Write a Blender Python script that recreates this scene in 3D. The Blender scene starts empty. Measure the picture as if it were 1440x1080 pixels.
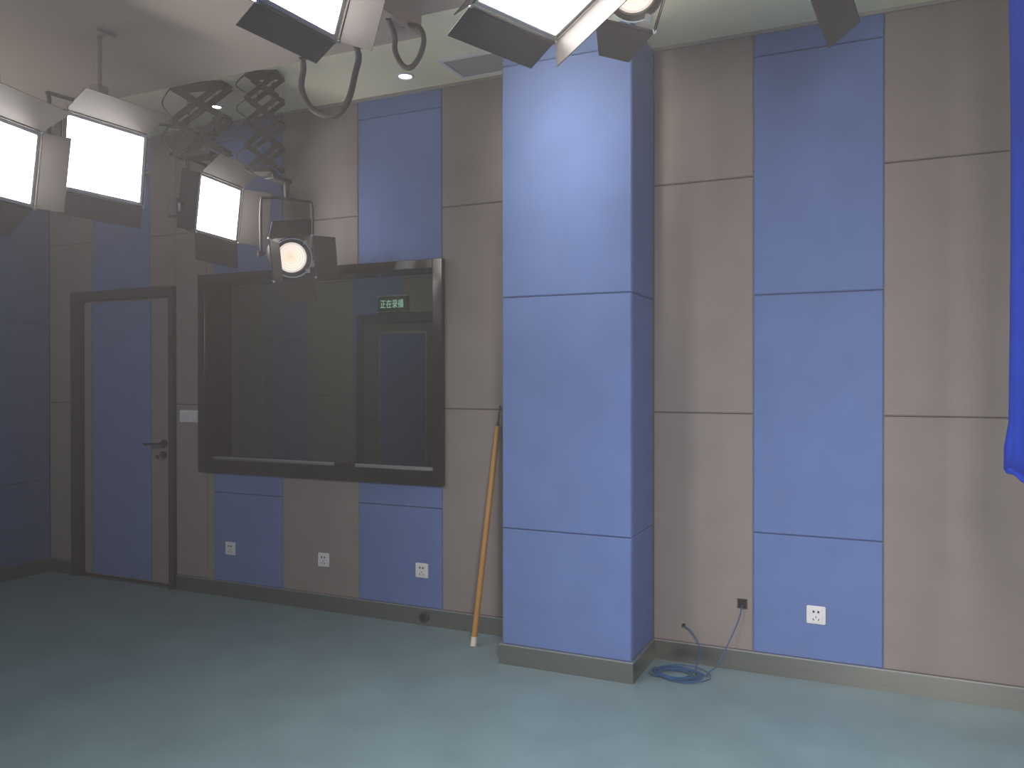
import bpy, bmesh, math, random
from mathutils import Vector, Matrix
random.seed(7)
R = math.radians
S = bpy.context.scene
COL = S.collection

# ------------------------------------------------------------------ camera
CAM = Vector((0.610, -4.266, 1.479))
yaw, pitch, roll = R(-24.573), R(-0.306), R(-0.023)
fw = Vector((math.sin(yaw)*math.cos(pitch), math.cos(yaw)*math.cos(pitch), math.sin(pitch)))
rt = Vector((math.cos(yaw), -math.sin(yaw), 0)); up = rt.cross(fw)
rt, up = rt*math.cos(roll)+up*math.sin(roll), up*math.cos(roll)-rt*math.sin(roll)
cd = bpy.data.cameras.new('camera'); cam = bpy.data.objects.new('camera', cd); COL.objects.link(cam)
cd.sensor_width = 36; cd.lens = 1150.54/1440*36; cd.clip_start = 0.02
m = Matrix((rt, up, -fw)).transposed().to_4x4(); m.translation = CAM
cam.matrix_world = m
S.camera = cam
# ------------------------------------------------------------------ world, exposure
S.view_settings.view_transform = 'Standard'; S.view_settings.look = 'None'
S.view_settings.gamma = 1; S.view_settings.exposure = 0.0
S.view_settings.use_curve_mapping = False
w = bpy.data.worlds.new('world'); S.world = w; w.use_nodes = True
w.node_tree.nodes['Background'].inputs[0].default_value = (.05, .05, .055, 1)
w.node_tree.nodes['Background'].inputs[1].default_value = 0.0
S.cycles.max_bounces = 8; S.cycles.diffuse_bounces = 5; S.cycles.transparent_max_bounces = 12
S.cycles.sample_clamp_indirect = 4.0
S.cycles.caustics_reflective = False; S.cycles.caustics_refractive = False
GLARE_HAZE = .022
LED = 16.0          # radiance of the panel lamps
# thin haze added everywhere, standing in for the lens glare around the lamps
hv = w.node_tree.nodes.new('ShaderNodeVolumeScatter'); hv.inputs['Color'].default_value = (1, .95, .93, 1)
hv.inputs['Density'].default_value = GLARE_HAZE; hv.inputs['Anisotropy'].default_value = .4
w.node_tree.links.new(hv.outputs[0], w.node_tree.nodes['World Output'].inputs['Volume'])
def area(name, loc, rot, size, power, col=(1, .95, .9), sy=None, spread=180):
    l = bpy.data.lights.new(name, 'AREA'); l.energy = power; l.color = col; l.size = size
    l.shape = 'RECTANGLE'; l.size_y = sy or size; l.spread = R(spread)
    o = bpy.data.objects.new(name, l); o.location = loc; o.rotation_euler = rot; COL.objects.link(o); return o
def aim(o, tgt):
    o.rotation_euler = (Vector(tgt)-Vector(o.location)).to_track_quat('-Z', 'Y').to_euler()
# unseen area lights added to brighten the studio, and one in the control room
a = area('added_key_light', (-2.2, -3.7, 2.5), (0, 0, 0), .7, 15, (1, .965, .95), spread=80); aim(a, (1.3, -.2, .5))  # added to light the pillar and right wall from the left
a = area('added_pillar_light', (-.80, -2.35, 2.88), (0, 0, 0), .25, 2.6, (1, .90, .78), spread=34); aim(a, (-.86, -.4, 2.75))  # added to brighten the top of the pillar
a = area('added_pillar_light', (-.80, -2.35, 2.86), (0, 0, 0), .25, 1.5, (1, .90, .78), spread=34); aim(a, (-.86, -.4, 2.1))  # second added light, for the pillar's middle
a = area('added_up_light', (.25, -1.2, 2.95), (0, 0, 0), 2.4, 12, (1, .93, .72), sy=.1, spread=125); aim(a, (.25, -1.05, 3.5))  # added out of view to brighten the cream ceiling strip
a = area('added_up_light', (-4.6, -1.9, 2.1), (0, 0, 0), .8, 8, (1, .92, .84), spread=120); aim(a, (-3.7, -2.1, 3.3))  # added out of view to brighten the dark ceiling at left
a = area('added_side_light', (1.12, -4.3, 2.25), (0, 0, 0), .6, 53, (1, .965, .95), spread=105); aim(a, (.9, -.9, 0))  # added for the pillar's side face, right wall and floor
a = area('added_floor_light', (-.9, -4.1, 2.95), (0, 0, 0), 1.8, 39, (1, .97, .95), spread=112); aim(a, (-.7, -3.8, 0))  # added to brighten the near floor
a = area('added_left_light', (-4.32, -4.6, 2.85), (0, 0, 0), .2, 18, (.97, .98, 1), sy=.3, spread=140); aim(a, (-3.9, -1.2, .4))  # added for the dim left side; placed to glint in the window frame corner
a = area('control_room_light', (-4.0, 1.5, 2.9), (0, 0, 0), .8, 7.5, (.9, 1, .97))

# ------------------------------------------------------------------ helpers
def tag(o, label=None, cat=None, group=None, kind=None):
    if label: o['label'] = label
    if cat: o['category'] = cat
    if group: o['group'] = group
    if kind: o['kind'] = kind
    return o
def empty(name, loc=(0, 0, 0), rz=0, parent=None):
    o = bpy.data.objects.new(name, None); o.empty_display_size = .05
    o.location = loc; o.rotation_euler.z = rz; COL.objects.link(o)
    if parent: o.parent = parent
    return o
class MB:
    """collects simple solids and links them as one mesh object"""
    def __init__(s, M=None): s.bm = bmesh.new(); s.M = M or Matrix.Identity(4)
    def face(s, vs): s.bm.faces.new([s.bm.verts.new(s.M @ Vector(v)) for v in vs]); return s
    def hexa(s, p):   # 8 points: bottom 4 ccw, top 4 ccw
        v = [s.bm.verts.new(s.M @ Vector(q)) for q in p]
        for f in ((3,2,1,0),(4,5,6,7),(0,1,5,4),(1,2,6,5),(2,3,7,6),(3,0,4,7)): s.bm.faces.new([v[i] for i in f])
        return s
    def box(s, a, b):
        (x0,y0,z0),(x1,y1,z1) = a, b
        x0,x1=min(x0,x1),max(x0,x1); y0,y1=min(y0,y1),max(y0,y1); z0,z1=min(z0,z1),max(z0,z1)
        return s.hexa([(x0,y0,z0),(x1,y0,z0),(x1,y1,z0),(x0,y1,z0),(x0,y0,z1),(x1,y0,z1),(x1,y1,z1),(x0,y1,z1)])
    def bar(s, a, b, wd, th, side=(0, 1, 0)):   # flat bar a->b, width wd across, thickness th along side
        a, b = Vector(a), Vector(b); d = (b-a).normalized(); n = Vector(side)
        n = (n-d*n.dot(d)).normalized(); q = d.cross(n)
        p = []
        for e in (a, b):
            for i, j in ((-1,-1),(1,-1),(1,1),(-1,1)): p.append(e+q*(i*wd/2)+n*(j*th/2))
        return s.hexa(p)
    def lathe(s, prof, axis='x', n=32, c=(0, 0, 0), closed=False):   # prof: (t, r) along axis
        c = Vector(c); rings = []
        for t, r in prof:
            ring = []
            for k in range(n):
                a = 2*math.pi*k/n; u, v = r*math.cos(a), r*math.sin(a)
                q = {'x': (t, u, v), 'y': (u, t, v), 'z': (u, v, t)}[axis]
                ring.append(s.bm.verts.new(s.M @ (c+Vector(q))))
            rings.append(ring)
        for i in range(len(rings)-1):
            for k in range(n):
                s.bm.faces.new((rings[i][k], rings[i][(k+1) % n], rings[i+1][(k+1) % n], rings[i+1][k]))
        if not closed:
            s.bm.faces.new(rings[0]); s.bm.faces.new(rings[-1][::-1])
        else:
            for k in range(n): s.bm.faces.new((rings[-1][k], rings[-1][(k+1) % n], rings[0][(k+1) % n], rings[0][k]))
        return s
    def tube(s, pts, r, n=8):
        pts = [Vector(p) for p in pts]; rings = []; prev = None
        for i, p in enumerate(pts):
            d = (pts[min(i+1, len(pts)-1)]-pts[max(i-1, 0)]).normalized()
            if prev is None: q = d.orthogonal().normalized()
            else: q = (prev-d*prev.dot(d)).normalized()
            prev = q; t = d.cross(q); rr = r[i] if isinstance(r, (list, tuple)) else r
            rings.append([s.bm.verts.new(s.M @ (p+q*rr*math.cos(2*math.pi*k/n)+t*rr*math.sin(2*math.pi*k/n))) for k in range(n)])
        for i in range(len(rings)-1):
            for k in range(n): s.bm.faces.new((rings[i][k], rings[i][(k+1) % n], rings[i+1][(k+1) % n], rings[i+1][k]))
        s.bm.faces.new(rings[0][::-1]); s.bm.faces.new(rings[-1]); return s
    def build(s, name, mat, parent=None, bevel=0, smooth=False, seg=1):
        if bevel: bmesh.ops.bevel(s.bm, geom=s.bm.edges[:], offset=bevel, segments=seg, affect='EDGES', clamp_overlap=True)
        bmesh.ops.recalc_face_normals(s.bm, faces=s.bm.faces)
        me = bpy.data.meshes.new(name); s.bm.to_mesh(me); s.bm.free(); me.materials.append(mat)
        if smooth:
            for p in me.polygons: p.use_smooth = True
            me.set_sharp_from_angle(angle=R(35))
        o = bpy.data.objects.new(name, me); COL.objects.link(o)
        if parent: o.parent = parent
        return o
def smooth_path(P, n=8):
    P = [Vector(p) for p in P]; Q = [2*P[0]-P[1]]+P+[2*P[-1]-P[-2]]; out = []
    for i in range(1, len(Q)-2):
        a, b, c, d = Q[i-1:i+3]
        for k in range(n):
            t = k/n
            out.append(.5*((2*b)+(c-a)*t+(2*a-5*b+4*c-d)*t*t+(3*b-a-3*c+d)*t**3))
    out.append(P[-1]); return out
def mat(name, col, rough=.6, metal=0, var=0, scale=8, bump=0, bscale=200, spec=.5, stretch=None, sheen=0):
    m = bpy.data.materials.new(name); m.use_nodes = True; nt = m.node_tree; b = nt.nodes['Principled BSDF']
    b.inputs['Base Color'].default_value = (*col, 1); b.inputs['Roughness'].default_value = rough
    b.inputs['Metallic'].default_value = metal; b.inputs['Specular IOR Level'].default_value = spec
    if sheen: b.inputs['Sheen Weight'].default_value = sheen
    tc = nt.nodes.new('ShaderNodeTexCoord'); src = tc.outputs['Object']
    if stretch:
        mp = nt.nodes.new('ShaderNodeMapping'); mp.inputs['Scale'].default_value = stretch
        nt.links.new(src, mp.inputs['Vector']); src = mp.outputs['Vector']
    if var:
        n = nt.nodes.new('ShaderNodeTexNoise'); n.inputs['Scale'].default_value = scale; n.inputs['Detail'].default_value = 6
        nt.links.new(src, n.inputs['Vector'])
        r = nt.nodes.new('ShaderNodeValToRGB'); r.color_ramp.elements[0].position = .3; r.color_ramp.elements[1].position = .7
        r.color_ramp.elements[0].color = (*[c*(1-var) for c in col], 1); r.color_ramp.elements[1].color = (*[min(1, c*(1+var)) for c in col], 1)
        nt.links.new(n.outputs['Fac'], r.inputs['Fac']); nt.links.new(r.outputs['Color'], b.inputs['Base Color'])
    if bump:
        n = nt.nodes.new('ShaderNodeTexNoise'); n.inputs['Scale'].default_value = bscale; n.inputs['Detail'].default_value = 3
        nt.links.new(src, n.inputs['Vector'])
        bp = nt.nodes.new('ShaderNodeBump'); bp.inputs['Strength'].default_value = bump; bp.inputs['Distance'].default_value = .002
        nt.links.new(n.outputs['Fac'], bp.inputs['Height']); nt.links.new(bp.outputs['Normal'], b.inputs['Normal'])
    return m
def emis(name, col, strength):
    m = bpy.data.materials.new(name); m.use_nodes = True; nt = m.node_tree; nt.nodes.clear()
    e = nt.nodes.new('ShaderNodeEmission'); e.inputs[0].default_value = (*col, 1); e.inputs[1].default_value = strength
    o = nt.nodes.new('ShaderNodeOutputMaterial'); nt.links.new(e.outputs[0], o.inputs[0]); return m
# ------------------------------------------------------------------ materials
M_blue = mat('blue_fabric', (.125, .19, .41), .85, var=.05, scale=5, bump=.35, bscale=350, spec=.25)
M_tan = mat('taupe_fabric', (.255, .222, .212), .85, var=.05, scale=5, bump=.35, bscale=350, spec=.25)
M_wall = mat('wall_backing', (.12, .12, .13), .9)
M_plain = mat('plaster_grey', (.30, .29, .28), .9, var=.04)
M_ceil = mat('ceiling_cream', (.88, .84, .62), .9, var=.03, scale=3)
M_dark = mat('dark_ceiling_paint', (.38, .315, .27), .8, var=.04, scale=4)
M_floor = mat('teal_vinyl', (.185, .28, .31), .48, var=.10, scale=3.2, bump=.08, bscale=60, spec=.4)
M_steel = mat('brushed_steel', (.35, .34, .31), .33, metal=1, var=.06, scale=6, stretch=(1, 1, 30))
M_sill = mat('dark_steel_frame', (.055, .053, .052), .16, metal=.75)
M_doorf = mat('dark_door_frame', (.045, .044, .047), .45, metal=.3)
M_black = mat('black_metal', (.035, .033, .032), .5, metal=.2)
M_flap = mat('barn_door_metal', (.05, .044, .041), .5, metal=0, spec=.3)
M_body = mat('lamp_body', (.06, .055, .053), .5, metal=.2)
M_chrome = mat('chrome', (.7, .68, .66), .25, metal=1)
M_alu = mat('aluminium', (.5, .5, .5), .4, metal=.8)
M_white = mat('white_plastic', (.72, .72, .74), .4)
M_hole = mat('dark_hole', (.01, .01, .01), .8)
M_pole = mat('orange_pole', (.45, .225, .05), .45, var=.05, scale=10)
M_cap = mat('cream_cap', (.7, .62, .5), .5)
M_cloth = mat('blue_cloth', (.002, .055, .60), .85, var=.06, scale=4, spec=.2)
M_cable = mat('grey_cable', (.06, .055, .05), .6)
M_net = mat('blue_cable', (.02, .085, .20), .45)
M_green = mat('sign_green', (.008, .06, .02), .5)
M_curtain = mat('dark_curtain', (.05, .05, .05), .9)
M_led = emis('lamp_diffuser', (1, .95, .915), LED)
M_down = emis('downlight_glow', (1, .97, .88), 9)
M_down2 = M_down
M_text = emis('sign_text_glow', (.5, .9, .65), .6)
def lens_mat():
    m = bpy.data.materials.new('fresnel_lens_glow'); m.use_nodes = True; nt = m.node_tree; b = nt.nodes['Principled BSDF']
    b.inputs['Base Color'].default_value = (.5, .45, .4, 1); b.inputs['Roughness'].default_value = .15
    tc = nt.nodes.new('ShaderNodeTexCoord'); ln = nt.nodes.new('ShaderNodeVectorMath'); ln.operation = 'LENGTH'
    nt.links.new(tc.outputs['Object'], ln.inputs[0])
    r = nt.nodes.new('ShaderNodeValToRGB'); e = r.color_ramp.elements
    e[0].position = 0; e[0].color = (1, .72, .5, 1); e[1].position = 1; e[1].color = (.9, .78, .72, 1)
    x = r.color_ramp.elements.new(.45); x.color = (1, .86, .74, 1)
    mul = nt.nodes.new('ShaderNodeMath'); mul.operation = 'MULTIPLY'; mul.inputs[1].default_value = 10
    nt.links.new(ln.outputs['Value'], mul.inputs[0]); nt.links.new(mul.outputs[0], r.inputs['Fac'])
    nt.links.new(r.outputs['Color'], b.inputs['Emission Color']); b.inputs['Emission Strength'].default_value = .8
    return m
M_lens = lens_mat()
def glass_mat():
    m = bpy.data.materials.new('window_glass'); m.use_nodes = True; nt = m.node_tree; nt.nodes.clear()
    t = nt.nodes.new('ShaderNodeBsdfTransparent'); t.inputs[0].default_value = (.86, .90, .885, 1)
    g = nt.nodes.new('ShaderNodeBsdfGlossy'); g.inputs['Roughness'].default_value = .03
    f = nt.nodes.new('ShaderNodeFresnel'); f.inputs[0].default_value = 1.5
    mx = nt.nodes.new('ShaderNodeMixShader'); o = nt.nodes.new('ShaderNodeOutputMaterial')
    ge = nt.nodes.new('ShaderNodeNewGeometry'); sb = nt.nodes.new('ShaderNodeMath'); sb.operation = 'SUBTRACT'; sb.inputs[0].default_value = 1
    nt.links.new(ge.outputs['Backfacing'], sb.inputs[1]); mu = nt.nodes.new('ShaderNodeMath'); mu.operation = 'MULTIPLY'
    nt.links.new(f.outputs[0], mu.inputs[0]); nt.links.new(sb.outputs[0], mu.inputs[1])     # reflect on the outer face only
    nt.links.new(mu.outputs[0], mx.inputs[0]); nt.links.new(t.outputs[0], mx.inputs[1]); nt.links.new(g.outputs[0], mx.inputs[2])
    nt.links.new(mx.outputs[0], o.inputs[0]); return m
M_glass = glass_mat()

# ------------------------------------------------------------------ the setting
XL, XR, YB, H = -5.27, 3.2, -6.0, 3.23        # studio: left, right, rear wall, ceiling height
PX0, PX1, PD = -1.21, -.515, .41               # pillar
tag(MB().box((XL-.2, YB-.2, -.15), (XR+.2, 3.0, 0)).build('floor', M_floor), 'teal blue vinyl floor of the studio', kind='structure')
ceil = tag(MB().box((XL-.2, -.86, H), (XR+.2, .2, H+.12)).build('ceiling', M_ceil), 'cream ceiling strip along the panelled wall', kind='structure')
MB().box((XL-.2, YB-.2, H), (XR+.2, -.86, H+.12)).build('dark_ceiling', M_dark, ceil)
MB().box((XL, YB, 3.05), (-1.33, -1.02, H)).build('dropped_ceiling', M_dark, ceil)
# back wall with window and door openings
WX0, WX1, WZ0, WZ1 = -3.66, -1.82, .90, 2.16
DX0, DX1, DZ1 = -4.93, -3.97, 2.10
wb = MB()
wb.box((XL-.2, .02, 0), (DX0, .2, H)).box((DX0, .02, DZ1), (DX1, .2, H)).box((DX1, .02, 0), (WX0, .2, H))
wb.box((WX0, .02, 0), (WX1, .2, WZ0)).box((WX0, .02, WZ1), (WX1, .2, H)).box((WX1, .02, 0), (XR+.2, .2, H))
wall = tag(wb.build('wall_back', M_wall), 'wall of alternating blue and taupe fabric panels', kind='structure')
def panel(x0, x1, z0, z1, mt, parent, y=0.0, axis='y', th=.02, name='wall_panel', sgn=1):
    """one upholstered board, chamfered at its front edges; its face looks along -axis*sgn"""
    g = .0015; c = .006
    x0 += g*.4; x1 -= g*.4; z0 += g; z1 -= g
    if x1-x0 < .03 or z1-z0 < .03: return
    P = [(x0, th, z0), (x1, th, z0), (x1, th, z1), (x0, th, z1)]
    Q = [(x0, c, z0), (x1, c, z0), (x1, c, z1), (x0, c, z1)]
    W = [(x0+c, 0, z0+c), (x1-c, 0, z0+c), (x1-c, 0, z1-c), (x0+c, 0, z1-c)]
    def f(p):
        u, v, z = p
        return (u, y+v*sgn, z) if axis == 'y' else (y+v*sgn, u, z)
    b = MB(); vs = [[b.bm.verts.new(f(p)) for p in L] for L in (P, Q, W)]
    b.bm.faces.new(vs[0]); b.bm.faces.new(vs[2][::-1])
    for L in (0, 1):
        for k in range(4): b.bm.faces.new((vs[L][k], vs[L][(k+1) % 4], vs[L+1][(k+1) % 4], vs[L+1][k]))
    return b.build(name, mt, parent)
BB = .10
def seams(blue): return [.705, 1.905, 3.105] if blue else [1.305, 2.505]
def column(x0, x1, blue, parent, zr=((BB, H),), **k):
    mt = M_blue if blue else M_tan
    for z0, z1 in zr:
        cuts = [z0]+[s for s in seams(blue) if z0+.02 < s < z1-.02]+[z1]
        for a, b in zip(cuts, cuts[1:]): panel(x0, x1, a, b, mt, parent, **k)
# columns of the back wall: 0.6 m each, taupe .6..1.2, blue 0...6, ...
TOPD = ((2.14, H),)
column(XL, -5.0, False, wall); column(-5.0, -4.8, False, wall, TOPD); column(-4.8, -4.2, True, wall, TOPD)
column(-4.2, -3.95, False, wall, TOPD); column(-3.95, -3.66, False, wall)
column(-3.66, -3.6, False, wall, ((BB, WZ0), (WZ1, H)))
for x, bl in ((-3.6, True), (-3.0, False), (-2.4, True)): column(x, x+.6, bl, wall, ((BB, WZ0), (WZ1, H)))
column(-1.8, PX0, False, wall)
column(PX1, 0.0, False, wall); column(0, .6, True, wall); column(.6, 1.2, False, wall)
column(1.2, 1.8, True, wall); column(1.8, 2.4, False, wall); column(2.4, 3.0, True, wall); column(3.0, XR, False, wall)
# pillar
pil = tag(MB().box((PX0+.02, -PD+.02, 0), (PX1-.02, .02, H)).build('wall_pillar', M_wall), 'blue fabric clad pillar standing out from the wall', kind='structure')
for a, b in ((BB, .705), (.705, 1.905), (1.905, 3.105), (3.105, H)):
    panel(PX0, PX1, a, b, M_blue, pil, y=-PD)
    panel(-PD+.02, 0, a, b, M_blue, pil, y=PX1, axis='x', sgn=-1)
    panel(-PD+.02, 0, a, b, M_blue, pil, y=PX0, axis='x', sgn=1)
# left, right and rear walls
wl = tag(MB().box((XL-.2, YB-.2, 0), (XL-.02, .02, H)).build('wall_left', M_wall), 'left wall of blue and taupe panels', kind='structure')
y = -.6; bl = True; column(y, 0, True, wl, y=XL, axis='x', sgn=-1)
while y > YB+.1:
    bl = not bl; y2 = max(y-.6, YB); column(y2, y, bl, wl, y=XL, axis='x', sgn=-1); y = y2
tag(MB().box((XR, YB-.2, 0), (XR+.2, .02, H)).build('wall_right', M_tan), kind='structure')
tag(MB().box((XL-.02, YB-.2, 0), (XR, YB, H)).build('wall_rear', M_tan), kind='structure')
# metal skirting
def skirt(name, a, b, label, n):   # a->b along the floor, n = outward normal
    a, b, n = Vector((*a, 0)), Vector((*b, 0)), Vector((*n, 0)); t = .012
    m_ = MB(); p = []
    for z, tt in ((0, t), (BB, t)):
        for q in (a, b, b+n*tt, a+n*tt): p.append(q+Vector((0, 0, z)))
    m_.hexa(p)
    o = m_.build(name, M_steel); tag(o, label, kind='structure')
    l_ = MB(); p = []
    for z in (BB-.001, BB+.005):
        for q in (a, b, b+n*(t+.002), a+n*(t+.002)): p.append(q+Vector((0, 0, z)))
    l_.hexa(p).build('top_edge', M_alu, o)
    return o
skirt('baseboard_back', (DX1+.03, 0), (PX0, 0), 'brushed steel skirting under the window', (0, -1))
skirt('baseboard_right', (PX1, 0), (XR, 0), 'brushed steel skirting right of the pillar', (0, -1))
skirt('baseboard_corner', (XL, 0), (DX0-.04, 0), 'brushed steel skirting left of the door', (0, -1))
skirt('baseboard_left', (XL, YB), (XL, -.013), 'brushed steel skirting of the left wall', (1, 0))
skirt('baseboard_pillar', (PX0-.012, -PD), (PX1+.012, -PD), 'brushed steel skirting around the pillar front', (0, -1))
skirt('baseboard_pillar_side', (PX1, -PD), (PX1, -.013), 'brushed steel skirting on the pillar side', (1, 0))
skirt('baseboard_pillar_flank', (PX0, -PD), (PX0, -.013), 'brushed steel skirting on the far pillar side', (-1, 0))
# thin shadow-gap strip where wall meets ceiling
tag(MB().box((XL, -.012, H-.018), (PX0, .0, H)).box((PX1, -.012, H-.018), (XR, .0, H)).build('trim_1', M_plain), 'thin strip between wall panels and ceiling', kind='structure')

# ------------------------------------------------------------------ door
door = tag(empty('door_1', (-4.45, 0, 0)), 'blue and taupe panelled door in dark metal frame', kind='structure')
def D(): return MB(Matrix.Translation((4.45, 0, 0)))
f = D().box((-5.0, -.03, 0), (-4.905, .16, 2.135)).box((-3.995, -.03, 0), (-3.95, .16, 2.135)).box((-4.905, -.03, 2.07), (-3.995, .16, 2.135))
f.build('door_frame', M_doorf, door, bevel=.003)
lf = D().box((-4.90, .02, .018), (-4.0, .065, 2.065)).build('door_leaf', M_tan, door, bevel=.002)
D().box((-4.815, .0125, .03), (-4.21, .022, 2.055)).build('blue_panel', M_blue, lf, bevel=.002)
D().box((-4.898, .0125, .03), (-4.823, .022, 2.055)).build('taupe_panel', M_tan, lf, bevel=.002)
D().box((-4.202, .0125, .03), (-4.002, .022, 2.055)).build('taupe_panel', M_tan, lf, bevel=.002)
D().box((-4.905, -.01, 0), (-3.995, .1, .012)).build('threshold', M_steel, door)
hd = D().lathe([(-.005, .027), (.014, .027)], 'y', 20, (-4.07, 0, 1.025)).tube([(-4.07, -.003, 1.025), (-4.07, -.045, 1.025), (-4.085, -.055, 1.024), (-4.20, -.055, 1.02)], .0095)
hd.build('door_handle', M_sill, lf, smooth=True)
D().lathe([(-.004, .025), (.014, .025)], 'y', 20, (-4.075, 0, .945)).box((-4.079, -.012, .925), (-4.071, -.003, .965)).build('lock_cylinder', M_sill, lf, smooth=True)
ky = D().box((-4.078, -.03, .943), (-4.072, -.01, .95)).lathe([(-.003, .013), (.001, .013)], 'y', 14, (-4.09, -.033, .93)).tube([(-4.078, -.03, .945), (-4.10, -.034, .93), (-4.115, -.034, .95)], .003, 6)
ky.build('key', M_sill, lf)

# ------------------------------------------------------------------ window and control room behind it
win = tag(empty('window_1', (-2.745, 0, .845)), 'wide interior window with dark steel frame', kind='structure')
def Wn(): return MB(Matrix.Translation((2.745, 0, -.845)))
X0, X1, Z0, Z1 = -3.71, -1.78, .845, 2.20
ix0, ix1, iz0, iz1 = -3.645, -1.845, .935, 2.145
fr = Wn().box((X0, -.035, Z0), (ix0, .012, Z1)).box((ix1, -.035, Z0), (X1, .012, Z1)).box((ix0, -.035, Z0), (ix1, .012, iz0)).box((ix0, -.035, iz1), (ix1, .012, Z1))
fr.build('window_frame', M_sill, win, bevel=.003)
rv = Wn().box((WX0, .012, WZ0), (ix0, .22, WZ1)).box((ix1, .012, WZ0), (WX1, .22, WZ1)).box((ix0, .012, WZ0), (ix1, .22, iz0)).box((ix0, .012, iz1), (ix1, .22, WZ1))
rv.build('window_reveal', M_sill, win)
Wn().box((ix0+.002, .118, iz0+.002), (ix1-.002, .124, iz1-.002)).build('window_glass', M_glass, win)
Wn().box((ix0, .04, iz0), (ix1, .055, iz0+.012)).build('window_rail', M_alu, win)
Wn().box((-2.60, .015, iz0), (-2.46, .05, iz0+.02)).box((-2.56, .0, iz0+.012), (-2.47, .03, iz0+.026)).build('window_latch', M_black, win, bevel=.003)
# control room shell
CY, CXL, CXR = 2.8, -6.0, -1.2
cw = tag(MB().box((CXL-.2, CY+.02, 0), (CXR+.2, CY+.2, H)).build('wall_control_room', M_wall), 'far panelled wall of the control room', kind='structure')
for x, bl, zr in ((-6.24, False, ((0, H),)), (-5.64, True, ((0, H),)), (-5.04, False, ((0, H),)), (-4.44, True, ((2.15, H),)), (-3.84, False, ((2.15, H),)),
                  (-3.24, True, ((0, H),)), (-2.64, False, ((0, H),)), (-2.04, True, ((0, H),)), (-1.44, False, ((0, H),))):
    column(max(x, CXL), min(x+.6, CXR), bl, cw, zr, y=CY)
panel(-4.44, -4.38, 0, 2.15, M_blue, cw, y=CY)
tag(MB().box((CXL-.2, .2, 0), (CXL, CY+.02, H)).build('wall_control_room_side', M_tan), 'side wall of the control room', kind='structure')
tag(MB().box((CXR, .2, 0), (CXR+.2, CY+.02, H)).build('wall_control_room_end', M_tan), kind='structure')
tag(MB().box((CXL-.2, .2, H), (CXR+.2, CY+.2, H+.1)).build('ceiling_control_room', M_plain), kind='structure')
d2 = tag(empty('door_2', (-3.85, CY, 0)), 'dark framed door with blue panel seen through the window', kind='structure')
def D2(): return MB(Matrix.Translation((3.85, -CY, 0)))
D2().box((-4.38, CY-.035, 0), (-4.30, CY+.02, 2.15)).box((-3.38, CY-.035, 0), (-3.30, CY+.02, 2.15)).box((-4.30, CY-.035, 2.06), (-3.38, CY+.02, 2.15)).build('door_frame', M_doorf, d2, bevel=.003)
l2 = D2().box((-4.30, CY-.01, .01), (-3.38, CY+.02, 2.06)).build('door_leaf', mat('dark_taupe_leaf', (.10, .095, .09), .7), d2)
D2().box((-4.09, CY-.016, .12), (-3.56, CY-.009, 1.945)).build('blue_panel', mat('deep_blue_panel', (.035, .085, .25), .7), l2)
tr = D2()
for a, b in (((-4.11, .1), (-4.09, 1.965)), ((-3.56, .1), (-3.54, 1.965)), ((-4.09, 1.945), (-3.56, 1.965)), ((-4.09, .1), (-3.56, .12))):
    tr.box((a[0], CY-.02, a[1]), (b[0], CY-.009, b[1]))
tr.build('panel_trim', M_alu, l2)
D2().lathe([(CY-.03, .024), (CY-.012, .024)], 'y', 16, (-4.23, 0, 1.07)).tube([(-4.23, CY-.02, 1.07), (-4.23, CY-.06, 1.07), (-4.10, CY-.06, 1.07)], .009).build('door_handle', M_chrome, l2, smooth=True)
# lit sign over that door
sg = tag(empty('recording_sign', (-3.94, CY, 2.17)), 'small green lit sign with four Chinese characters above the control room door', 'sign')
def Sg(): return MB(Matrix.Translation((3.94, -CY, -2.17)))
Sg().box((-4.115, CY-.035, 2.17), (-3.765, CY, 2.325)).build('sign_case', M_green, sg, bevel=.003)
Sg().box((-4.12, CY-.04, 2.322), (-3.76, CY, 2.332)).box((-4.12, CY-.04, 2.166), (-3.76, CY, 2.172)).build('sign_rim', M_alu, sg)
tcu = bpy.data.curves.new('t', 'FONT'); tcu.body = '正在录播'; tcu.size = .082; tcu.align_x = 'CENTER'; tcu.extrude = .001; tcu.offset = 0
tob = bpy.data.objects.new('t', tcu); COL.objects.link(tob); bpy.context.view_layer.update()
tme = bpy.data.meshes.new_from_object(tob); bpy.data.objects.remove(tob)
tme.materials.clear(); tme.materials.append(M_text)
xs = [v.co.x for v in tme.vertices]; ys = [v.co.y for v in tme.vertices]
if xs:
    w_, h_ = max(xs)-min(xs), max(ys)-min(ys)
    for v in tme.vertices:
        u = (v.co.x-(max(xs)+min(xs))/2)*.275/w_; q = (v.co.y-(max(ys)+min(ys))/2)*.085/h_
        v.co = Vector((u, -.037+v.co.z*-1, .078+q))
to = bpy.data.objects.new('sign_lettering', tme); COL.objects.link(to); to.parent = sg
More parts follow.
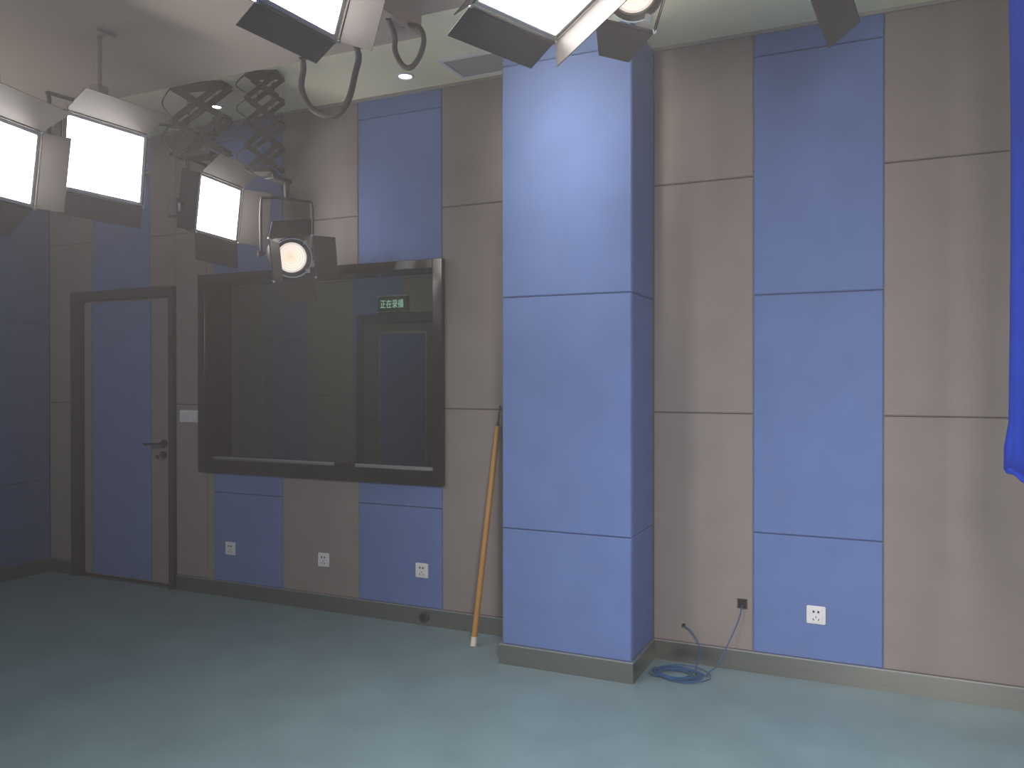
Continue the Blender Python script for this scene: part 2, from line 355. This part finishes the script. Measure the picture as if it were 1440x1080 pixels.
# curtain by the left end of the window, inside the control room
cb = MB(); n = 26; rows = [(iz0-.25, .0), (1.5, -.03), (2.6, -.09)]
for (za, sa), (zb, sb) in zip(rows, rows[1:]):
    for k in range(n):
        def P(i, z, s): u = i/n; return (-4.16+u*(.40+s), .30+.018*math.sin(i*1.9), z)
        cb.face([P(k, za, sa), P(k+1, za, sa), P(k+1, zb, sb), P(k, zb, sb)])
bmesh.ops.remove_doubles(cb.bm, verts=cb.bm.verts, dist=.0005)
co = tag(cb.build('curtain', M_curtain, smooth=True), 'dark curtain drawn aside behind the left end of the window', 'curtain')
md = co.modifiers.new('s', 'SOLIDIFY'); md.thickness = .004
cr = tag(MB().tube([(-5.2, .30, 2.61), (-1.5, .30, 2.61)], .012).build('curtain_rail', M_alu), 'metal rail the dark curtain hangs from', 'curtain rail')
MB().box((-5.1, .2, 2.6), (-5.08, .35, 2.62)).build('bracket', M_alu, cr); MB().box((-1.6, .2, 2.6), (-1.58, .35, 2.62)).build('bracket', M_alu, cr)

# ------------------------------------------------------------------ wall fittings
def holes(x, z, s=1.0):
    b = MB()
    for dx in (-.011, .011): b.box((x+dx-.0042, -.0135, z+.012), (x+dx+.0042, -.0112, z+.022))
    b.bar((x-.0, -.0122, z-.004), (x, -.0122, z-.013), .0035, .002)
    b.bar((x-.010, -.0122, z-.026), (x-.014, -.0122, z-.017), .0035, .002)
    b.bar((x+.010, -.0122, z-.026), (x+.014, -.0122, z-.017), .0035, .002)
    return b
for x, z, lb in ((-3.445, .331, 'white wall socket on the blue panel nearest the door'),
                 (-2.666, .325, 'white wall socket on the taupe panel under the window'),
                 (-1.937, .327, 'white wall socket on the blue panel beside the taupe strip with the orange pole'),
                 (.300, .325, 'white wall socket on the blue panel right of the pillar')):
    e = tag(empty('wall_socket', (x, 0, z)), lb, 'socket', 'wall sockets')
    T = Matrix.Translation((-x, 0, -z))
    b = MB(T); b.box((x-.044, -.009, z-.044), (x+.044, .0, z+.044)); pl = b.build('plate', M_white, e, bevel=.003, seg=2)
    b = MB(T); b.box((x-.030, -.0115, z-.034), (x+.030, -.008, z+.034)); b.build('insert', M_white, e, bevel=.001)
    h_ = holes(x, z); bmesh.ops.transform(h_.bm, matrix=T, verts=h_.bm.verts); h_.build('pin_holes', M_hole, e)
e = tag(empty('light_switch', (-3.82, 0, 1.225)), 'white double light switch plate between door and window', 'switch')
MB().box((-.088, -.008, -.042), (.088, 0, .042)).build('plate', M_white, e, bevel=.003, seg=2)
for x in (-.064, -.022, .022, .064): MB().box((x-.019, -.0125, -.03), (x+.019, -.007, .03)).build('rocker', M_white, e, bevel=.002)
e = tag(empty('cable_outlet', (-.053, 0, .340)), 'small square black cable outlet in the taupe panel above the blue cable', 'outlet')
MB().box((-.024, -.006, -.024), (.024, 0, -.02)).box((-.024, -.006, .02), (.024, 0, .024)).box((-.024, -.006, -.02), (-.02, 0, .02)).box((.02, -.006, -.02), (.024, 0, .02)).build('frame', M_black, e)
MB().box((-.02, -.003, -.02), (.02, 0, .02)).build('recess', M_hole, e)
MB().box((-.006, -.013, -.017), (.008, -.002, -.004)).build('jack', M_black, e)
e = tag(empty('floor_pipe_stub', (-1.918, -.012, .048)), 'round dark pipe end set in the steel skirting near the pillar', 'pipe')
MB().lathe([(-.014, .020), (-.014, .032), (.0, .032), (.0, .020)], 'y', 28, closed=True).build('collar', M_body, e, smooth=True)
MB().lathe([(-.006, .021), (-.001, .021)], 'y', 20).build('bore', M_hole, e)

# ------------------------------------------------------------------ orange pole leaning beside the pillar
pb_, pt_ = Vector((-1.470, -.235, .002)), Vector((-1.409, -.016, 1.33))
pd_ = (pt_-pb_).normalized(); L = (pt_-pb_).length
e = tag(empty('pole', pb_), 'orange pole leaning in the corner beside the blue pillar', 'pole')
MB().tube([pd_*.05, pd_*(L-.12)], .0165, 16).build('shaft', M_pole, e, smooth=True)
MB().tube([pd_*0, pd_*.05], .0175, 16).build('end_cap', M_cap, e, smooth=True)['label'] = 'cream end cap'
MB().tube([pd_*(L-.12), pd_*(L-.10), pd_*(L-.09), pd_*L], [.010, .009, .006, .005], 12).build('tip', M_black, e, smooth=True)['label'] = 'thin dark metal tip'

# ------------------------------------------------------------------ coiled blue cable on the floor
cx, cy = -.335, -.225; P = []
t0 = (-.052, -.014, .328)
P += [t0, (-.07, -.03, .25), (-.115, -.05, .14), (-.16, -.09, .04), (-.20, -.13, .008)]
NT = 9
for k in range(NT*14):
    a = .3+2*math.pi*k/14; q = k/(NT*14)
    rx = .145-.06*abs(math.sin(q*7.3))+random.uniform(-.006, .006); ry = .108-.045*abs(math.sin(q*5.1+1))+random.uniform(-.006, .006)
    P.append((cx+.022*math.sin(q*19)+rx*math.cos(a), cy+.018*math.cos(q*13)+ry*math.sin(a), .006+.016*abs(math.sin(q*9+a*.5))))
P += [(-.26, -.14, .012), (-.255, -.06, .10), (-.30, -.035, .17), (-.345, -.03, .20)]
nc = MB().tube(smooth_path(P, 5), .0029, 6).build('network_cable', M_net, smooth=True)
tag(nc, 'blue network cable coiled on the floor beside the pillar', 'cable')
nc.parent = None
MB().box((-.352, -.036, .196), (-.338, -.024, .208)).build('plug', M_hole, nc)

# ------------------------------------------------------------------ ceiling fittings
def downlight(x, y, r, lb):
    e = tag(empty('downlight', (x, y, H)), lb, 'ceiling light', 'ceiling downlights')
    MB().lathe([(-.004, r), (-.008, r+.006), (-.006, r+.016), (.0, r+.018), (0, r)], 'z', 36, closed=True).build('rim', M_white, e, smooth=True)
    MB().lathe([(-.003, r+.001), (-.001, r+.001)], 'z', 36).build('lens', M_down, e)
downlight(-1.913, -.226, .036, 'round ceiling downlight between the cable loops and the pillar')
downlight(-3.295, -.281, .030, 'small round ceiling downlight behind the wide scissor hanger')
e = tag(empty('ceiling_vent', (-1.43, -.22, H)), 'square air vent in the cream ceiling at the pillar', 'vent')
MB().box((-.19, -.15, -.018), (.19, -.125, 0)).box((-.19, .125, -.018), (.19, .15, 0)).box((-.19, -.125, -.018), (-.165, .125, 0)).box((.165, -.125, -.018), (.19, .125, 0)).build('frame', M_white, e, bevel=.002)
for k in range(9):
    yy = -.11+k*.0275
    MB().bar((-.165, yy, -.010), (.165, yy, -.010), .016, .002, (0, .6, .8)).build('slat', M_plain, e)
MB().box((-.165, -.125, -.0015), (.165, .125, 0)).build('duct_opening', M_hole, e)
# tiny dark stud on the ceiling near the top right
e = tag(empty('ceiling_stud', (.42, -.12, H)), 'tiny dark ceiling stud near the top edge', 'stud')
MB().lathe([(-.02, .008), (0, .012)], 'z', 12).build('stud', M_black, e, smooth=True)

# ------------------------------------------------------------------ lamps
def TM(tilt): return Matrix.Rotation(tilt, 4, 'Y')
def flap_panel(M, side, w, h, ln, ang, parent, taper=.0, lab=None, off=.0):
    """barn door hinged on one side of a front face lying in the local YZ plane, facing +X"""
    hw, hh = w/2, h/2
    e, o, half = {'top': (Vector((0, 1, 0)), Vector((0, 0, 1)), (hw, hh)), 'bottom': (Vector((0, 1, 0)), Vector((0, 0, -1)), (hw, hh)),
                  'wall': (Vector((0, 0, 1)), Vector((0, 1, 0)), (hh, hw)), 'room': (Vector((0, 0, 1)), Vector((0, -1, 0)), (hh, hw))}[side]
    hl, dist = half
    c0 = o*dist+Vector((off, 0, 0)); dr = o*math.cos(ang)+Vector((1, 0, 0))*math.sin(ang); nn = e.cross(dr).normalized()
    ho = hl*(1-taper)
    A, B, Cc, Dd = c0-e*hl+dr*.012, c0+e*hl+dr*.012, c0+e*ho+dr*ln, c0-e*ho+dr*ln
    t = nn*.0012
    b = MB(M); b.hexa([A-t, B-t, Cc-t, Dd-t, A+t, B+t, Cc+t, Dd+t])
    fo = b.build('barn_door', M_flap, parent)
    # folded lip and hinge
    b = MB(M); b.tube([c0-e*hl*.96+dr*.006, c0+e*hl*.96+dr*.006], .005, 8)
    b.build('hinge', M_body, fo, smooth=True)
    for sgn in (-1, 1):
        b = MB(M); q = c0+e*hl*sgn+dr*.004; b.lathe([(-.008, .006), (.008, .006)], 'x', 10, q); b.build('hinge_bolt', M_chrome, fo, smooth=True)
    return fo
def led_panel(loc, yaw, tilt, lb, top=R(48), bot=R(15), wallside=R(40), roomside=R(40), lr=None, lt=.16, lb_=.16, ls=.17, pole_top=3.05, pole=True, w=.38, h=.30):
    e = tag(empty('panel_light', loc, -yaw), lb, 'studio light', 'lit panel lamps on the ceiling grid')
    M = TM(tilt); W, Hh = w+.03, h+.03
    b = MB(M); b.box((-.07, -W/2, -Hh/2), (-.008, W/2, Hh/2)); b.build('housing', M_body, e, bevel=.008, seg=2)
    b = MB(M)
    b.box((-.008, -W/2, h/2), (.004, W/2, Hh/2)).box((-.008, -W/2, -Hh/2), (.004, W/2, -h/2)).box((-.008, -W/2, -h/2), (.004, -w/2, h/2)).box((-.008, w/2, -h/2), (.004, W/2, h/2))
    b.build('bezel', M_alu, e, bevel=.002)
    for k in range(9):
        yy = -W/2+.04+k*(W-.08)/8
        b = MB(M); b.box((-.105, yy-.003, -Hh/2+.04), (-.07, yy+.003, Hh/2-.04)); b.build('cooling_fin', M_body, e)
    MB(M).box((-.007, -w/2, -h/2), (-.001, w/2, h/2)).build('diffuser', M_led, e)['label'] = 'glowing white diffuser'
    for sd, an, ln in (('top', top, lt), ('bottom', bot, lb_), ('wall', wallside, ls), ('room', roomside, lr or ls)):
        if an is not None: flap_panel(M, sd, W, Hh, ln, an, e, off=.004)
    # yoke: stays upright
    y2 = W/2+.03
    b = MB(); zt = Hh/2+.075
    b.tube(smooth_path([(-.04, -y2, 0), (-.04, -y2, zt-.03), (-.04, -y2+.03, zt), (-.04, y2-.03, zt), (-.04, y2, zt-.03), (-.04, y2, 0)], 4), .009, 8).build('yoke', M_black, e, smooth=True)
    for sgn in (-1, 1):
        b = MB(); b.lathe([(-.025*sgn, .008), (.012*sgn, .018)], 'y', 14, (-.04, sgn*(y2+.008), 0)); b.build('tilt_knob', M_black, e, smooth=True)
        b = MB(); b.box((-.05, min(sgn*W/2*.98, sgn*y2), -.01), (-.03, max(sgn*W/2*.98, sgn*y2), .01)); b.build('pivot', M_black, e)
    MB().lathe([(zt-.006, .014), (zt+.05, .014)], 'z', 14, (-.04, 0, 0)).build('spigot', M_black, e, smooth=True)
    if not pole: b = MB(); b.box((-.07, -y2-.135, -.11), (-.01, -y2-.095, -.01)).box((-.05, -y2-.10, -.03), (-.03, -y2, -.015)); ps = b.build('power_supply', M_black, e, bevel=.004)
    if not pole: MB().box((-.0105, -y2-.125, -.08), (-.009, -y2-.105, -.035)).build('rating_plate', M_white, ps)
    if pole:
        x, yy = -.04*math.cos(yaw), .04*math.sin(yaw)
        z0 = loc[2]+zt+.051
        pe = tag(empty('drop_pole', (loc[0]+x, loc[1]+yy, pole_top)), 'short dark pole above the '+lb.split(',')[0].replace('lit panel lamp ', 'panel lamp ').replace('at the top edge ', ''), 'pole', 'drop poles of the lamp grid')
        MB().lathe([(z0-pole_top, .012), (0, .012)], 'z', 14).build('tube', M_dark, pe, smooth=True)
        MB().box((-.03, -.03, z0-pole_top), (.03, .03, min(z0-pole_top+.05, -.001))).build('clamp', M_dark, pe, bevel=.004)
        MB().box((-.05, -.05, -.012), (.05, .05, 0)).build('ceiling_plate', M_dark, pe)
    return e, zt
led_panel((-2.429, -2.270, 2.312), R(-12), R(7), 'lit panel lamp at the far left edge overlapping its neighbour', top=R(58), wallside=R(60), bot=R(-40), roomside=R(20), ls=.11, w=.342, h=.27)
led_panel((-2.601, -1.664, 2.469), R(3), R(6), 'lit panel lamp with raised top door, second from the left edge', top=R(56), wallside=R(-50), bot=R(0), roomside=R(62), lb_=.11, ls=.12)
led_panel((-2.957, -.605, 2.481), R(-10), R(6.4), 'lit panel lamp hanging from the wide scissor hanger above the window corner', top=R(46), wallside=R(60), bot=R(8), roomside=R(-25), lr=.11, ls=.175, pole=False)
led_panel((-0.838, -2.426, 2.641), R(5), R(20), 'lit panel lamp at the top edge left of the dark cable loops', wallside=R(75), bot=R(-38), top=R(50), roomside=R(0), pole_top=H, lb_=.095, ls=.12, w=.28)
led_panel((-0.207, -2.197, 2.561), R(20), R(66), 'lit panel lamp tipped steeply down above the pillar', wallside=R(112), bot=R(5), top=R(70), pole_top=H, lb_=.115, ls=.12, w=.31)

def fresnel(loc, yaw, tilt, lb, power, angs=(R(50), R(30), R(35), R(50)), dia=.235, lean=0, taper=.35, ln=.15, pole_top=None, yoke_h=None):
    """loc = pivot; lens front lies .13 ahead along the aim"""
    e = tag(empty('fresnel_light', loc, -yaw), lb, 'spotlight', 'round spotlights with barn doors')
    M = TM(tilt) @ Matrix.Rotation(lean, 4, 'X'); r = dia/2
    MB(M).lathe([(-.20, r*.55), (-.19, r*.72), (-.10, r*.86), (-.02, r*.88), (.10, r*.9)], 'x', 36).build('housing', M_body, e, smooth=True)
    MB(M).lathe([(.095, r*.74), (.095, r), (.112, r*1.0), (.118, r*.96), (.118, r*.76), (.104, r*.74)], 'x', 40, closed=True).build('front_ring', M_black, e, smooth=True)
    MB(M).lathe([(.117, r*.97), (.127, r*.97), (.127, r*.92), (.117, r*.92)], 'x', 40, closed=True).build('retaining_ring', M_chrome, e, smooth=True)
    # stepped fresnel lens
    lo = empty('lens_seat'); bpy.data.objects.remove(lo)
    prof = []; nst = 6
    for k in range(nst, 0, -1):
        ro, ri = r*.74*k/nst, r*.74*(k-1)/nst
        prof += [(.100, ro), (.108, max(ri, .002)+.001)]
    b = MB(); b.lathe([(t-.104, q) for t, q in prof], 'x', 40)
    l_ = b.build('lens', M_lens, e, smooth=True); l_.matrix_local = M @ Matrix.Translation((.104, 0, 0)); l_['label'] = 'glowing ribbed lens'
    for k in range(4):
        a = R(45+90*k)
        MB(M).box((.112, r*.98*math.cos(a)-.012, r*.98*math.sin(a)-.012), (.13, r*.98*math.cos(a)+.012, r*.98*math.sin(a)+.012)).build('ring_bracket', M_alu, e, bevel=.002)
    Mf = M @ Matrix.Translation((.122, 0, 0))
    for sd, an in zip(('top', 'bottom', 'wall', 'room'), angs):
        flap_panel(Mf, sd, dia*1.02, dia*1.02, ln, an, e, taper=taper, off=.004)
    y2 = r+.03; zt = yoke_h or r+.09
    MB().tube(smooth_path([(-.02, -y2, 0), (-.02, -y2, zt-.04), (-.02, -y2+.04, zt), (-.02, y2-.04, zt), (-.02, y2, zt-.04), (-.02, y2, 0)], 4), .009, 8).build('yoke', M_black, e, smooth=True)
    for sgn in (-1, 1):
        MB().lathe([(-.03*sgn, .009), (.012*sgn, .02)], 'y', 14, (-.02, sgn*(y2+.008), 0)).build('tilt_knob', M_black, e, smooth=True)
    MB().lathe([(zt-.006, .014), (zt+.05, .014)], 'z', 14, (-.02, 0, 0)).build('spigot', M_black, e, smooth=True)
    # the lamp's beam
    l = bpy.data.lights.new('lamp_beam', 'SPOT'); l.energy = power; l.spot_size = R(70); l.spot_blend = .6; l.shadow_soft_size = .07; l.color = (1, .93, .86)
    lo = bpy.data.objects.new('lamp_beam', l); COL.objects.link(lo); lo.parent = e
    lo.matrix_local = M @ Matrix.Translation((.20, 0, 0)) @ Matrix.Rotation(-math.pi/2, 4, 'Y')
    if pole_top:
        z0 = loc[2]+zt+.051; x, yy = -.02*math.cos(yaw), .02*math.sin(yaw)
        pe = tag(empty('drop_pole', (loc[0]+x, loc[1]+yy, pole_top)), 'short dark pole of the '+lb.replace(' with its lower door hanging down','').replace(' cut by the top edge',''), 'pole', 'drop poles of the lamp grid')
        MB().lathe([(z0-pole_top, .012), (0, .012)], 'z', 14).build('tube', M_dark, pe, smooth=True)
        MB().box((-.03, -.03, z0-pole_top), (.03, .03, min(z0-pole_top+.05, -.001))).build('clamp', M_dark, pe, bevel=.004)
    return e, zt
# beside lamp: hung from the narrow scissor hanger
fresnel((-2.587, -.44, 2.21), R(38), R(15), 'round spotlight hanging low in front of the window', 10, angs=(R(42), R(24), R(32), R(102)), lean=R(9), ln=.14, taper=.1, yoke_h=.33)
fresnel((-.149, -1.653, 2.787), R(70.5), R(40), 'round spotlight over the pillar with its lower door hanging down', 12, angs=(R(40), R(-21), R(98), R(95)), lean=R(-14.6), ln=.142, taper=.46, pole_top=H, dia=.192)
fresnel((.36, -1.45, 2.92), R(-30), R(20), 'round spotlight cut by the top edge above the blue wall column', 2.5, angs=(R(40), R(40), R(60), R(50)), lean=0, ln=.18, taper=.08, pole_top=H, dia=.22)

def scissor(x, y, ztop, zbot, width, stages, lb, rz=0, depth=.09, bw=.028):
    e = tag(empty('scissor_hanger', (x, y, ztop), rz), lb, 'hanger', 'scissor hangers on the ceiling')
    hgt = ztop-zbot-.03; sh = hgt/stages; hw = width/2
    MB().box((-hw, -.06, -.012), (hw, .06, 0)).build('ceiling_plate', M_black, e)
    for k in range(stages):
        za, zb = -.012-sh*k, -.012-sh*(k+1)
        for s in (-1, 1):
            yy = s*depth/2
            MB().bar((-hw, yy, za), (hw, yy, zb), bw, .004).build('scissor_bar', M_black, e)
            MB().bar((hw, yy+.005, za), (-hw, yy+.005, zb), bw, .004).build('scissor_bar', M_black, e)
        for xx in (-hw, hw):
            MB().tube([(xx, -depth/2-.008, zb), (xx, depth/2+.014, zb)], .006, 8).build('joint_rod', M_black, e, smooth=True)
        MB().tube([(0, -depth/2-.008, (za+zb)/2), (0, depth/2+.014, (za+zb)/2)], .006, 8).build('joint_rod', M_black, e, smooth=True)
    zb = -.012-hgt
    MB().box((-hw*.55, -depth/2-.01, zb-.02), (hw*.55, depth/2+.015, zb+.006)).build('bottom_plate', M_black, e, bevel=.003)
    # coil springs and the cable drooping down the linkage
    for s in (-.5, .5):
        sp = [(s*hw+.009*math.cos(t*1.1), .009*math.sin(t*1.1), -.02-hgt*.9*t/110) for t in range(111)]
        MB().tube(sp, .0022, 5).build('spring', M_black, e, smooth=True)
    pts = []
    for k in range(stages*2+1):
        pts.append(((-hw-.045 if k % 2 else -hw+.02), -depth/2-.02, -.012-hgt*k/(stages*2)))
    MB().tube(smooth_path(pts, 6), .004, 6).build('feed_cable', M_cable, e, smooth=True)
    return e
scissor(-3.10, -.60, H, 2.80, .34, 2, 'wide dark scissor hanger above the panel lamp by the window corner', rz=R(12), bw=.04)
scissor(-2.63, -.585, H, 2.66, .19, 4, 'narrow long scissor hanger above the low round spotlight', rz=R(20))
# rods that link hangers and lamps
e = tag(empty('hanger_rod', (-2.96, -.60, 2.80)), 'dark bar from the wide scissor hanger to the panel lamp', 'rod')
MB().box((-.05, -.02, -.035), (.05, .02, .0)).build('sleeve', M_black, e, bevel=.003)
e = tag(empty('hanger_rod', (-2.61, -.50, 2.66)), 'dark clamp and pole between the narrow scissor hanger and the round spotlight', 'rod')
MB().box((-.035, -.07, -.028), (.03, .095, -.002)).build('clamp', M_black, e, bevel=.004)
MB().lathe([(-.075, .017), (-.026, .017)], 'z', 14, (.007, .072, 0)).build('tube', M_black, e, smooth=True)

# ------------------------------------------------------------------ cables
def cable(pts, r, lb, name='cable'):
    return tag(MB().tube(smooth_path(pts, 8), r, 10).build(name, M_cable, smooth=True), lb, 'cable')
cable([(-1.98, -1.06, 3.05), (-2.02, -1.0, 3.02), (-2.03, -1.0, 2.92), (-1.96, -1.0, 2.81), (-1.83, -1.0, 2.765), (-1.75, -1.0, 2.83), (-1.71, -1.0, 2.95), (-1.69, -1.0, 3.02), (-1.66, -1.06, 3.05)], .015,
      'thick dark cable loop hanging over the ceiling strip left of the downlight', 'power_cable')
cable([(-1.36, -1.25, 3.05), (-1.41, -1.12, 3.03), (-1.42, -1.1, 2.97), (-1.38, -1.1, 2.90), (-1.335, -1.1, 2.885), (-1.29, -1.1, 2.93), (-1.27, -1.1, 3.0), (-1.3, -1.1, 3.06), (-1.36, -1.15, 3.06)], .012,
      'shorter dark cable loop under the corner of the dark ceiling, just left of the pillar', 'power_cable')
cable([(-2.78, -1.50, 2.56), (-2.77, -1.38, 2.70), (-2.80, -1.2, 2.79), (-2.85, -.9, 2.84), (-3.0, -.68, 2.86)], .007, 'thin feed cable running from the raised panel lamp to the wide scissor hanger', 'power_cable')

# ------------------------------------------------------------------ blue chroma cloth at the right edge
b = MB(); nu, nz = 60, 24; zt = 3.085; V = []
for i in range(nu+1):
    u = i/nu; row = []
    for j in range(nz+1):
        q = j/nz; yy = -1.08-u*1.55; amp = .003+.010*q*(1-.5*q)
        xx = .985+.12*u+amp*math.sin(u*26+1.2*math.sin(q*4))+.006*math.sin(u*61)
        zb = 1.175+.004*math.sin(u*30)
        if i < 4 and j < 2: xx -= .012*(1-i/4)
        row.append(b.bm.verts.new((xx, yy, zb+(zt-zb)*q)))
    V.append(row)
for i in range(nu):
    for j in range(nz): b.bm.faces.new((V[i][j], V[i+1][j], V[i+1][j+1], V[i][j+1]))
cl = b.build('backdrop_cloth', M_cloth, smooth=True)
tag(cl, 'bright blue backdrop cloth hanging at the right edge', 'cloth'); sm = cl.modifiers.new('s', 'SOLIDIFY'); sm.thickness = .004
hp = [(.985+.12*u+.003*math.sin(u*26), -1.075-u*1.555, 1.173+.004*math.sin(u*30)) for u in [k/40 for k in range(41)]]
MB().tube(hp, .012, 8).build('hem', M_cloth, cl, smooth=True)
cr = tag(MB().tube([(.985, -1.0, 3.10), (1.115, -2.75, 3.10)], .014, 10).build('backdrop_rail', M_black, smooth=True), 'dark rail carrying the blue backdrop cloth', 'rail')
MB().box((.99, -1.2, 3.10), (1.01, -1.18, H)).build('bracket', M_black, cr); MB().box((1.085, -2.5, 3.10), (1.105, -2.48, H)).build('bracket', M_black, cr)
